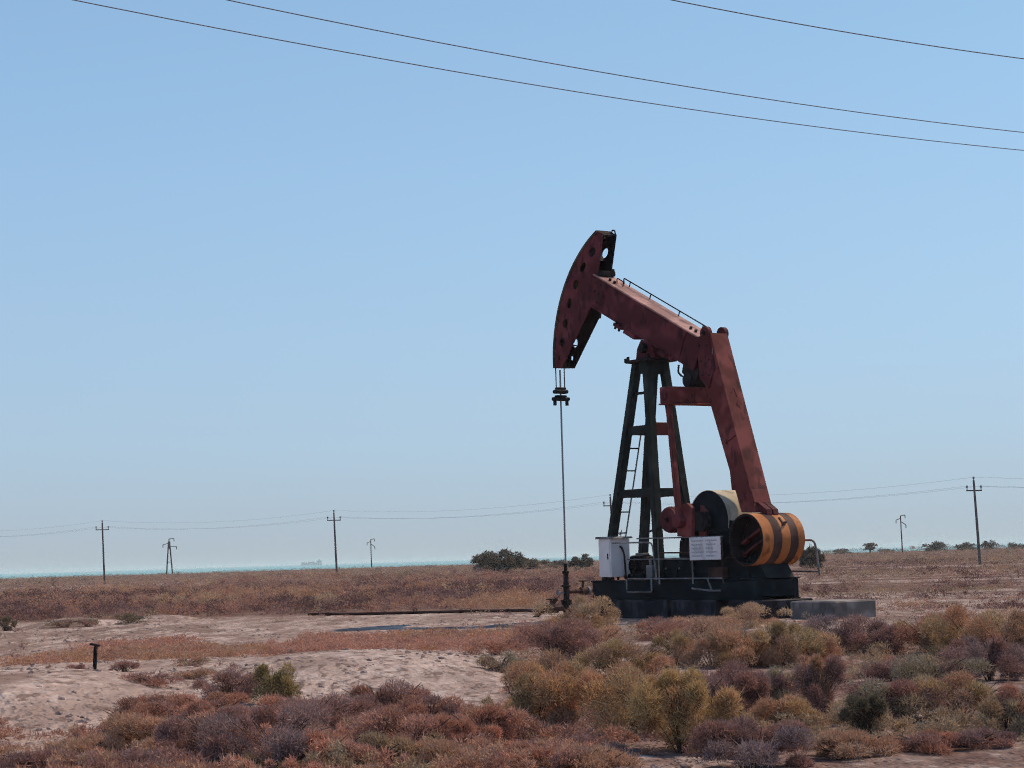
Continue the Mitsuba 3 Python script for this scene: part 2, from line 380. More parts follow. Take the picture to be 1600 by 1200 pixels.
hr = [rail_point(0.50, 0.0, 0.2), rail_point(0.42, 0.13, 0.2), rail_point(4.05, 0.13, 0.2), rail_point(4.1, 0.0, 0.2)]
HRK = put(WB, "handrail", tube(bend(hr, 0.06), 0.016), "dark_steel")
for s in (0.72, 1.6, 2.8, 3.75):
    put(HRK, "post", tube([rail_point(s, 0.0, 0.2), rail_point(s, 0.125, 0.2)], 0.014), "dark_steel")
put(HRK, "end_hoop", tube(bend([rail_point(0.5, 0, -0.02), rail_point(0.42, 0.12, 0.0), rail_point(0.72, 0.12, 0.0), rail_point(0.75, 0.0, -0.02)], 0.05), 0.014), "dark_steel")
for s in (0.3, 0.5, 3.7, 3.9):
    put(WB, "bolt", cyl(rail_point(s, 0.0, -0.1), rail_point(s, 0.06, -0.1), 0.035, 8), "dark_steel")

# saddle bearing on the tower top
SB = put(PU, "saddle_bearing", join(plate([(-0.22, 6.205), (-0.16, 6.46), (0.0, 6.66), (0.30, 6.62), (0.42, 6.42), (0.52, 6.205)], -0.30, -0.12), plate([(-0.22, 6.205), (-0.16, 6.46), (0.0, 6.66), (0.30, 6.62), (0.42, 6.42), (0.52, 6.205)], 0.12, 0.30)), "dark_red_paint")
put(SB, "pivot_shaft", cyl((0.14, -0.42, 6.45), (0.14, 0.42, 6.45), 0.12, 20, c=0.02), "dark_steel")
put(SB, "beam_clamp", join(slab(1.15, 1.45, 0.782, 0.86, -0.34, 0.34), slab(1.55, 2.0, 0.782, 0.90, -0.3, 0.3)), "dark_red_paint")
for s in (1.22, 1.38):
    for v_ in (-0.30, 0.30):
        a_, b_ = on_beam(s, 0.74), on_beam(s, 0.92)
        put(SB, "bolt", cyl((a_[0], v_, a_[1]), (b_[0], v_, b_[1]), 0.03, 8), "dark_steel")

# samson post: four raking legs, cross beams, top plate
def leg_at(rear, far, z):
    t = (z - 1.6) / (6.12 - 1.6)
    u_ = (0.655 + (0.142 - 0.655) * t) if rear else (-1.245 + (-0.25 + 1.245) * t)
    v_ = 0.50 + (0.247 - 0.50) * t
    return np.array([u_, v_ if far else -v_, z])


SP = put(PU, "samson_post", box((-0.46, -0.44, 6.13), (0.42, 0.44, 6.20), 0.01), "dark_steel", "dark green four-legged tower under the beam")
for rear in (0, 1):
    for far in (0, 1):
        put(SP, "leg", bar(leg_at(rear, far, 1.0), leg_at(rear, far, 6.13), 0.20, 0.17, 0.012, side=(1, 0, 0)), "green_paint")
put(SP, "top_box", box((-0.10, -0.30, 5.86), (0.22, 0.30, 6.128)), "green_paint")
for z, hh in ((4.53, 0.20), (3.04, 0.19)):
    for far in (0, 1):
        put(SP, "side_beam", bar(leg_at(0, far, z), leg_at(1, far, z), 0.10, hh, 0.01), "green_paint")
    for rear in (0, 1):
        put(SP, "cross_beam", bar(leg_at(rear, 0, z), leg_at(rear, 1, z), 0.10, hh * (1.5 if rear and z > 4 else 0.9), 0.01), "red_paint" if rear and z > 4 else "green_paint")
put(SP, "side_beam", bar(leg_at(0, 0, 5.40), leg_at(1, 0, 5.40), 0.06, 0.06), "dark_steel")
for (u_, v_) in ((-0.42, -0.38), (-0.42, 0.38), (0.37, -0.38), (0.37, 0.38)):
    put(SP, "bolt", cyl((u_, v_, 6.201), (u_, v_, 6.29), 0.035, 8), "dark_steel")
put(SP, "plate_lug", join(box((-0.56, -0.40, 6.16), (-0.461, -0.30, 6.26)), box((0.421, 0.28, 6.14), (0.52, 0.40, 6.27))), "dark_steel")

LD = put(PU, "ladder", bar(leg_at(0, 0, 4.45) + (-0.06, 0.46, 0), leg_at(0, 0, 1.05) + (-0.06, 0.43, 0), 0.035, 0.03), "galvanized", "narrow steel ladder on the front of the tower")
for z in (4.13, 3.60, 3.10, 2.62, 2.12, 1.62):
    p = leg_at(0, 0, z) + (-0.06, 0.05, 0)
    put(LD, "rung", tube([p, p + (0, 0.40, 0)], 0.017), "dark_steel")

# tail: bearing, equalizer, pitmans
TB = put(PU, "tail_bearing", join(cyl((1.62, -0.26, 5.56), (1.62, 0.26, 5.56), 0.18, 24, c=0.02), box((1.45, -0.22, 5.44), (1.88, 0.22, 5.72), 0.03)), "dark_steel")
put(TB, "bracket", join(plate([(1.40, 5.76), (1.48, 6.00), (2.02, 5.74), (1.92, 5.5), (1.72, 5.5)], -0.22, -0.16), plate([(1.40, 5.76), (1.48, 6.00), (2.02, 5.74), (1.92, 5.5), (1.72, 5.5)], 0.16, 0.22)), "dark_steel")
put(TB, "grease_line", tube(bend([(1.34, -0.25, 5.94), (1.30, -0.25, 5.78), (1.38, -0.25, 5.70), (1.46, -0.25, 5.66)], 0.04), 0.022), "dark_steel")
put(TB, "underside_clamp", join(slab(3.0, 3.28, 0.782, 0.88, -0.31, -0.16), slab(3.42, 3.55, 0.782, 0.85, -0.31, -0.16)), "dark_red_paint")
EQ = put(PU, "equalizer", box((1.47, -0.95, 5.02), (1.81, 0.95, 5.39), 0.015), "red_paint", "short red cross bar hanging under the tail of the beam")
put(EQ, "bottom_flange", box((1.44, -0.97, 4.985), (1.84, 0.97, 5.018), 0.008), "red_paint")
put(EQ, "hanger", box((1.52, -0.16, 5.392), (1.76, 0.16, 5.50), 0.02), "dark_steel")
for s in (-1, 1):
    PM = put(PU, "pitman_arm", bar((1.64, 0.86 * s, 5.36), (1.92, 0.86 * s, 2.25), 0.13, 0.11, 0.015, side=(1, 0, 0)), "red_paint")
    put(PM, "top_joint", cyl((1.64, 0.78 * s, 5.20), (1.64, 0.985 * s, 5.20), 0.13, 20, c=0.02), "dark_red_paint")
    put(PM, "wrist_pin", cyl((1.92, 0.66 * s, 2.32), (1.92, 0.98 * s, 2.32), 0.16, 20, c=0.02), "dark_red_paint")
    a_ = [(2.47 + 0.22 * math.cos(x), 2.29 + 0.22 * math.sin(x)) for x in np.linspace(-1.57, 1.57, 12)]
    b_ = [(1.84 + 0.22 * math.cos(x), 2.32 + 0.22 * math.sin(x)) for x in np.linspace(1.57, 4.71, 12)]
    CK = put(PU, "crank", plate(a_ + b_, 0.56 * s, 0.70 * s), "dark_steel")
    put(CK, "crank_weight", join(plate([(1.74, 1.98), (2.24, 1.94), (2.30, 2.60), (2.12, 2.72), (1.74, 2.66)], 0.701 * s, 0.80 * s), plate([(2.20, 1.90), (2.44, 1.94), (2.46, 2.52), (2.30, 2.66)], 0.40 * s, 0.555 * s)), "red_paint")

# counterweight arm and drum
AR = put(PU, "counterweight_arm", plate([(2.27, 5.36), (3.37, 2.46), (3.86, 2.44), (2.52, 6.56), (2.16, 6.52), (2.10, 6.2)], -0.25, 0.25), "red_paint", "long red box arm reaching down from the beam tail to the drum")
for s in (-1, 1):
    put(AR, "cheek_plate", plate([(2.05, 6.50), (2.12, 5.55), (2.42, 5.30), (2.66, 5.75), (2.45, 6.55)], 0.251 * s, 0.285 * s), "dark_red_paint")
    put(AR, "lug", cyl((2.36, 0.18 * s, 6.57), (2.36, 0.31 * s, 6.57), 0.155, 24, c=0.015), "dark_red_paint")
    put(AR, "pin", cyl((2.36, 0.311 * s, 6.57), (2.36, 0.34 * s, 6.57), 0.055, 12), "dark_steel")
    for (bu, bz) in ((2.16, 6.30), (2.22, 5.95), (2.24, 5.62), (2.42, 6.28), (2.50, 5.95), (2.46, 5.60)):
        put(AR, "bolt", cyl((bu, 0.284 * s, bz), (bu, 0.305 * s, bz), 0.026, 8), "dark_steel")
    put(AR, "seam_strip", bar((2.92, 0.254 * s, 4.02), (3.28, 0.254 * s, 4.18), 0.05, 0.012), "dark_red_paint")
    put(AR, "edge_weld", bar((2.60, 0.256 * s, 6.20), (2.36, 0.268 * s, 5.36), 0.03, 0.03), "galvanized")
    put(AR, "clamp_band", plate([(3.70, 2.50), (3.62, 2.68), (3.84, 2.66), (4.10, 2.50), (4.14, 2.38), (3.95, 2.42)], 0.02 * s, 0.17 * s), "dark_red_paint")
put(AR, "repainted_plate", plate([(3.782, 2.661), (3.702, 2.900), (3.682, 2.957), (3.70, 2.963), (3.80, 2.667)], -0.235, 0.235), "fresh_red_paint", "brighter red repaint at the foot of the arm")
marks = []
for (p0, p1) in (((2.98, -0.10), (2.94, 0.02)), ((2.94, 0.02), (3.01, 0.05)), ((3.08, -0.04), (3.03, 0.06)), ((3.10, 0.07), (3.05, -0.01))):
    f_ = lambda u_: 6.56 - (u_ - 2.52) / (3.86 - 2.52) * (6.56 - 2.44)
    marks.append(bar((p0[0], p0[1], f_(p0[0])), (p1[0], p1[1], f_(p1[0])), 0.02, 0.02))
put(AR, "painted_mark", join(*marks), "dark_red_paint", "small dark scrawl on the lit rear face of the arm")
DU, DZ, DR = 3.895, 1.845, 0.575
CD = put(PU, "counterweight_drum", ring((DU, -0.60, DZ), (DU, 0.60, DZ), DR, DR - 0.005, 72), "orange_paint", "round orange counterweight drum with black bands, open at its near end")
for (v0, v1) in ((-0.30, -0.06), (0.19, 0.41)):
    put(CD, "black_band", ring((DU, v0, DZ), (DU, v1, DZ), DR + 0.004, DR + 0.0005, 72), "black_paint")
put(CD, "inner_web", cyl((DU, -0.22, DZ), (DU, -0.16, DZ), DR - 0.052, 48), "dark_steel")
put(CD, "inner_shade", ring((DU, -0.603, DZ), (DU, -0.225, DZ), DR - 0.006, DR - 0.05, 60), "dark_steel")  # ring added to darken the drum mouth, shade put into its colour
put(CD, "end_plate", cyl((DU, 0.54, DZ), (DU, 0.595, DZ), DR - 0.008, 48), "orange_paint")
for dz in (-0.13, 0.14):
    put(CD, "inner_bar", bar((DU - 0.42, -0.32, DZ + dz - 0.22), (DU + 0.40, -0.32, DZ + dz + 0.16), 0.16, 0.06), "dark_red_paint")
put(CD, "lifting_hook", join(tube(bend([(DU + 0.50, 0.02, DZ + 0.29), (DU + 0.56, 0.02, DZ + 0.36), (DU + 0.52, 0.14, DZ + 0.38), (DU + 0.46, 0.15, DZ + 0.34)], 0.03), 0.02), bar((DU + 0.36, 0.06, DZ + 0.47), (DU + 0.52, 0.06, DZ + 0.30), 0.05, 0.03)), "black_paint")

# gearbox with its round hood, pedestal, drive
hood = [(3.17, 1.46), (3.17, 2.29)] + [(2.47 + 0.69 * math.cos(x), 2.29 + 0.69 * math.sin(x)) for x in np.linspace(0, math.pi * 0.80, 30)] + [(1.70, 2.72), (1.68, 1.46)]
GB = put(PU, "gearbox", plate(hood, -0.45, 0.52), "teal_paint", "dark green gearbox with a rounded dusty top")
hz = [(2.47 + 0.70 * math.cos(x), 2.29 + 0.70 * math.sin(x)) for x in np.linspace(-0.25, math.pi * 0.80, 36)] + [(2.47 + 0.692 * math.cos(x), 2.29 + 0.692 * math.sin(x)) for x in np.linspace(math.pi * 0.80, -0.25, 36)]
put(GB, "hood", plate(hz, -0.47, 0.54), "hood_paint")
put(GB, "shaft", cyl((2.47, -0.72, 2.29), (2.47, 0.72, 2.29), 0.10, 20), "dark_steel")
put(GB, "casing_flange", box((1.62, -0.50, 2.02), (3.23, 0.56, 2.09)), "teal_paint")
put(GB, "inspection_cover", box((2.1, -0.475, 1.62), (2.85, -0.452, 1.95), 0.01), "teal_paint")
PD = put(PU, "pedestal", join(box((0.66, -0.46, 1.002), (1.86, 0.46, 1.49), 0.01), box((1.861, -0.42, 1.002), (3.75, 0.42, 1.455), 0.01)), "teal_paint")
for u_ in (0.70, 1.25, 1.80):
    put(PD, "web_plate", box((u_, -0.50, 1.004), (u_ + 0.03, -0.461, 1.47), 0.004), "teal_paint")
put(PU, "brake_housing", join(plate([(3.76, 1.002), (3.76, 1.50), (3.95, 1.50), (4.30, 1.002)], -0.40, 0.40)), "teal_paint")
DM = put(PU, "drive_pulley", cyl((1.14, -0.60, 2.37), (1.14, -0.16, 2.37), 0.285, 36, c=0.02), "dark_red_paint", "dark red drive pulley beside the rear tower leg")
for v_ in (-0.50, -0.40, -0.30):
    put(DM, "groove_rim", ring((1.14, v_ - 0.02, 2.37), (1.14, v_ + 0.02, 2.37), 0.305, 0.28, 36), "red_paint")
put(DM, "support", plate([(0.98, 1.492), (1.62, 1.492), (1.50, 1.95), (1.28, 2.2), (1.10, 2.2), (1.12, 1.95)], -0.16, -0.06), "dark_steel")
put(DM, "pulley_shaft", cyl((1.14, -0.65, 2.37), (1.14, 0.3, 2.37), 0.05, 12), "dark_steel")
put(DM, "brake_lever", tube([(0.30, -0.5, 2.12), (0.62, -0.5, 2.17), (0.95, -0.5, 2.24)], 0.024), "dark_steel")
MO = put(PU, "motor", cyl((-0.90, -0.10, 1.33), (-0.18, -0.10, 1.33), 0.22, 28, c=0.02), "dark_steel", "ribbed electric motor on the skid beside the cabinet")
for k in range(12):
    put(MO, "cooling_fin", ring((-0.82 + k * 0.05, -0.10, 1.33), (-0.805 + k * 0.05, -0.10, 1.33), 0.25, 0.215, 28), "dark_steel")
put(MO, "terminal_box", box((-0.66, -0.20, 1.54), (-0.36, 0.02, 1.63), 0.02), "galvanized")
put(MO, "foot", join(box((-0.85, -0.36, 1.002), (-0.25, -0.26, 1.14)), box((-0.85, 0.06, 1.002), (-0.25, 0.16, 1.14)), box((-0.8, -0.26, 1.06), (-0.3, 0.06, 1.13))), "teal_paint")

put(MO, "power_cable", tube(bend([(-0.80, -0.42, 1.16), (-0.72, -0.48, 1.04), (-0.50, -0.46, 1.03), (-0.46, -0.24, 1.50), (-0.50, -0.1, 1.60)], 0.06), 0.022), "dark_steel")
put(PU, "brake_drum", join(cyl((2.02, -0.62, 1.72), (2.02, -0.47, 1.72), 0.17, 24, c=0.01), cyl((2.02, -0.66, 1.72), (2.02, -0.62, 1.72), 0.06, 12)), "rusty_pipe", "rusty brake drum behind the notice board's left edge")
put(PU, "brake_rod", tube(bend([(0.62, -0.56, 1.10), (0.66, -0.56, 1.62), (1.9, -0.56, 1.60)], 0.08), 0.018), "rusty_pipe")
put(PU, "oil_line", tube(bend([(1.70, -0.50, 2.0), (1.52, -0.52, 1.92), (1.46, -0.52, 1.52)], 0.08), 0.022), "dark_steel")
put(PU, "junction_box", join(box((0.30, -0.62, 1.002), (0.52, -0.50, 1.34), 0.01), cyl((0.41, -0.56, 1.34), (0.41, -0.56, 1.46), 0.03, 10)), "galvanized")
put(PU, "tool_bin", box((2.55, -0.62, 1.002), (3.10, -0.47, 1.26), 0.01), "rusty_pipe")
for (u_, z_) in ((0.55, 1.25), (1.05, 1.25), (1.55, 1.25)):
    put(PD, "bolt", cyl((u_ + 0.3, -0.475, z_), (u_ + 0.3, -0.458, z_), 0.03, 8), "galvanized")

# skid and concrete base
SK = put(PU, "skid", join(box((-1.75, -0.68, 0.56), (4.25, -0.52, 0.97)), box((-1.75, 0.40, 0.56), (4.25, 0.55, 0.97))), "teal_paint", "dark steel skid under the whole machine")
put(SK, "flange", join(box((-1.76, -0.72, 0.971), (4.26, -0.46, 1.0), 0.004), box((-1.76, 0.34, 0.971), (4.26, 0.59, 1.0), 0.004), box((-1.76, -0.72, 0.531), (4.26, -0.46, 0.559), 0.004), box((-1.76, 0.34, 0.531), (4.26, 0.59, 0.559), 0.004)), "teal_paint")
for u_ in (-1.70, -0.4, 0.9, 2.2, 3.5, 4.14):
    put(SK, "cross_member", box((u_, -0.515, 0.60), (u_ + 0.10, 0.395, 0.969)), "teal_paint")
put(SK, "deck", box((-1.0, -0.455, 0.972), (4.1, 0.335, 0.999), 0.004), "dark_steel")
for (u0, u1) in ((-1.50, -1.25), (-0.90, 1.20), (1.32, 2.95), (3.35, 4.5)):
    put(PU, "foundation_block", box((u0, -0.74, 0.02), (u1, 0.74, 0.53), 0.02), "dark_concrete")
put(PU, "end_block", box((4.95, -0.35, 0.02), (6.35, 0.85, 0.50), 0.03), "concrete", "separate pale concrete block beyond the drum")

# control cabinet on the skid's front corner
CR = trimesh.transformations.rotation_matrix(math.radians(-13), (0, 0, 1), (-1.14, -0.45, 0))


def putc(holder, name, mesh, *rest, **kw):
    """A part of the cabinet, which stands a little askew on the skid."""
    mesh = mesh.copy()
    mesh.apply_transform(CR)
    return put(holder, name, mesh, *rest, **kw)


CT = putc(PU, "control_cabinet", box((-1.50, -0.70, 1.08), (-0.78, -0.20, 1.985), 0.012), "cabinet_paint", "pale grey electrical cabinet on the front corner of the skid")
putc(CT, "lid", plate([(-1.58, 1.99), (-1.54, 2.045), (-0.74, 2.03), (-0.70, 1.99)], -0.75, -0.15), "galvanized", "brownish lid of the cabinet")
putc(CT, "door", box((-1.45, -0.712, 1.14), (-0.83, -0.701, 1.94), 0.004), "cabinet_paint")
putc(CT, "door_handle", box((-0.93, -0.732, 1.50), (-0.90, -0.713, 1.64), 0.004), "dark_steel")
putc(CT, "vent", join(*[box((-1.30, -0.722, 1.72 + k * 0.035), (-1.02, -0.713, 1.735 + k * 0.035), 0.002) for k in range(3)]), "cabinet_paint")
for (u_, v_) in ((-1.46, -0.66), (-0.86, -0.66), (-1.46, -0.26), (-0.86, -0.26)):
    putc(CT, "foot", box((u_, v_, 1.0), (u_ + 0.06, v_ + 0.04, 1.079), 0.004), "dark_steel")
putc(CT, "antenna", join(tube(bend([(-1.62, -0.1, 2.08), (-1.5, -0.1, 2.1), (-1.44, -0.1, 2.2)], 0.04), 0.01), tube([(-1.5, -0.1, 2.0), (-1.5, -0.1, 2.16)], 0.012)), "galvanized")
putc(CT, "conduit", tube(bend([(-0.777, -0.45, 1.80), (-0.70, -0.45, 1.78), (-0.62, -0.42, 1.62), (-0.60, -0.40, 1.0)], 0.08), 0.025), "dark_steel")

# guard rails on the near side, the board, and the far end rail
GR = put(PU, "guard_rail", tube(bend([(-0.74, -0.80, 1.885), (0.80, -0.80, 1.865), (0.92, -0.80, 1.0)], 0.14), 0.019), "galvanized", "pale tubular guard rail along the near side")
put(GR, "top_rail", tube([(0.2, -0.78, 1.965), (3.30, -0.78, 1.935)], 0.016), "galvanized")
put(GR, "mid_rail", tube([(-0.2, -0.78, 1.485), (3.28, -0.78, 1.45)], 0.014), "galvanized")
put(GR, "low_rail", tube([(-0.2, -0.78, 1.035), (3.28, -0.78, 1.02)], 0.015), "galvanized")
for u_ in (1.0, 2.22, 3.28):
    put(GR, "post", tube([(u_, -0.78, 0.90), (u_, -0.78, 1.95)], 0.018), "rusty_pipe" if u_ > 3 else "galvanized")
put(GR, "step_frame", tube(bend([(-0.2, -0.82, 1.03), (-0.2, -0.82, 0.735), (0.75, -0.82, 0.73), (0.75, -0.82, 1.02)], 0.03), 0.018), "galvanized")
put(GR, "step_tread", box((-0.18, -0.86, 0.745), (0.73, -0.72, 0.775), 0.004), "teal_paint")
put(GR, "low_step", join(tube([(2.2, -0.80, 0.80), (2.9, -0.80, 0.745), (3.2, -0.80, 0.75)], 0.02), tube([(2.75, -0.80, 1.02), (2.9, -0.80, 0.75)], 0.018)), "galvanized")
SG = put(PU, "notice_board", box((2.20, -0.835, 1.43), (3.28, -0.81, 1.94), 0.006), "white_sign", "faded white notice board with rows of illegible grey writing")
rs = np.random.default_rng(4)
ink = []
for row in range(5):
    for c0 in (2.27, 2.78):
        w_ = 0.25 + 0.17 * rs.random()
        z_ = 1.86 - row * 0.085
        x_ = c0 + 0.02 * rs.random()
        while x_ < c0 + w_:
            g = 0.02 + 0.04 * rs.random()
            ink.append(box((x_, -0.8385, z_ - 0.016), (x_ + g, -0.8352, z_ + 0.016), 0.0005))
            x_ += g + 0.012
put(SG, "lettering", join(*ink), "sign_ink")
ER = put(PU, "end_rail", tube(bend([(3.0, 1.0, 1.81), (4.34, 1.0, 1.80), (4.45, 1.0, 1.02)], 0.16), 0.024), "galvanized")
put(ER, "lower_rail", tube([(3.2, 1.0, 1.13), (4.43, 1.0, 1.10)], 0.02), "galvanized")
put(ER, "post", tube([(3.2, 1.0, 0.9), (3.2, 1.0, 1.80)], 0.024), "galvanized")

# wellhead
WH = thing("wellhead", "dark greasy wellhead with valves under the polished rod", "wellhead")
U0 = RU - 0.03
put(WH, "casing", join(cyl((U0, 0, 0.02), (U0, 0, 0.42), 0.09, 20), cyl((U0, 0, 0.40), (U0, 0, 0.46), 0.14, 20, c=0.01), cyl((U0, 0, 0.465), (U0, 0, 0.52), 0.14, 20, c=0.01), cyl((U0, 0, 0.51), (U0, 0, 0.95), 0.075, 20), cyl((U0, 0, 0.84), (U0, 0, 0.89), 0.12, 20, c=0.01)), "dark_steel")
put(WH, "stuffing_box", join(cyl((U0, 0, 0.94), (U0, 0, 1.22), 0.065, 20), cyl((U0, 0, 1.17), (U0, 0, 1.24), 0.09, 16, c=0.01), cyl((U0, 0, 1.23), (U0, 0, 1.42), 0.045, 16)), "dark_steel")
for (dv, z_, s) in ((0.42, 0.72, 1), (-0.38, 0.30, -1)):
    VL = put(WH, "valve", join(cyl((U0, 0.08 * s, z_), (U0, dv, z_), 0.055, 14), cyl((U0, dv, z_ - 0.0), (U0, dv + 0.2 * s, z_), 0.10, 16, c=0.02), cyl((U0, dv + 0.1 * s, z_), (U0, dv + 0.1 * s, z_ + 0.26), 0.035, 12)), "rusty_pipe")
    hw = trimesh.creation.torus(0.10, 0.016, major_sections=20, minor_sections=6)
    hw.apply_translation((U0, dv + 0.1 * s, z_ + 0.25))
    put(VL, "hand_wheel", hw, "dark_steel")
put(WH, "flow_arm", tube(bend([(U0, 0.6, 0.72), (U0, 0.80, 0.72), (U0 + 0.3, 1.0, 0.70), (U0 + 0.5, 1.05, 0.15)], 0.1), 0.05, 12), "rusty_pipe")
put(WH, "flow_flange", cyl((U0, 0.66, 0.72), (U0, 0.72, 0.72), 0.10, 16), "galvanized")
put(WH, "slanted_pipe", tube(bend([(U0, -0.30, 0.55), (U0 - 0.05, -0.42, 0.42), (U0 - 0.3, -0.85, 0.06)], 0.05), 0.05, 12), "rusty_pipe")
put(WH, "cross_pipe", tube([(U0 + 0.1, 0.0, 0.36), (U0 + 0.7, 0.55, 0.34)], 0.03), "galvanized")
gauge = join(cyl((U0, -0.05, 0.70), (U0, -0.22, 0.70), 0.02, 8), cyl((U0, -0.22, 0.70), (U0, -0.26, 0.70), 0.07, 16))
put(WH, "gauge", gauge, "galvanized")
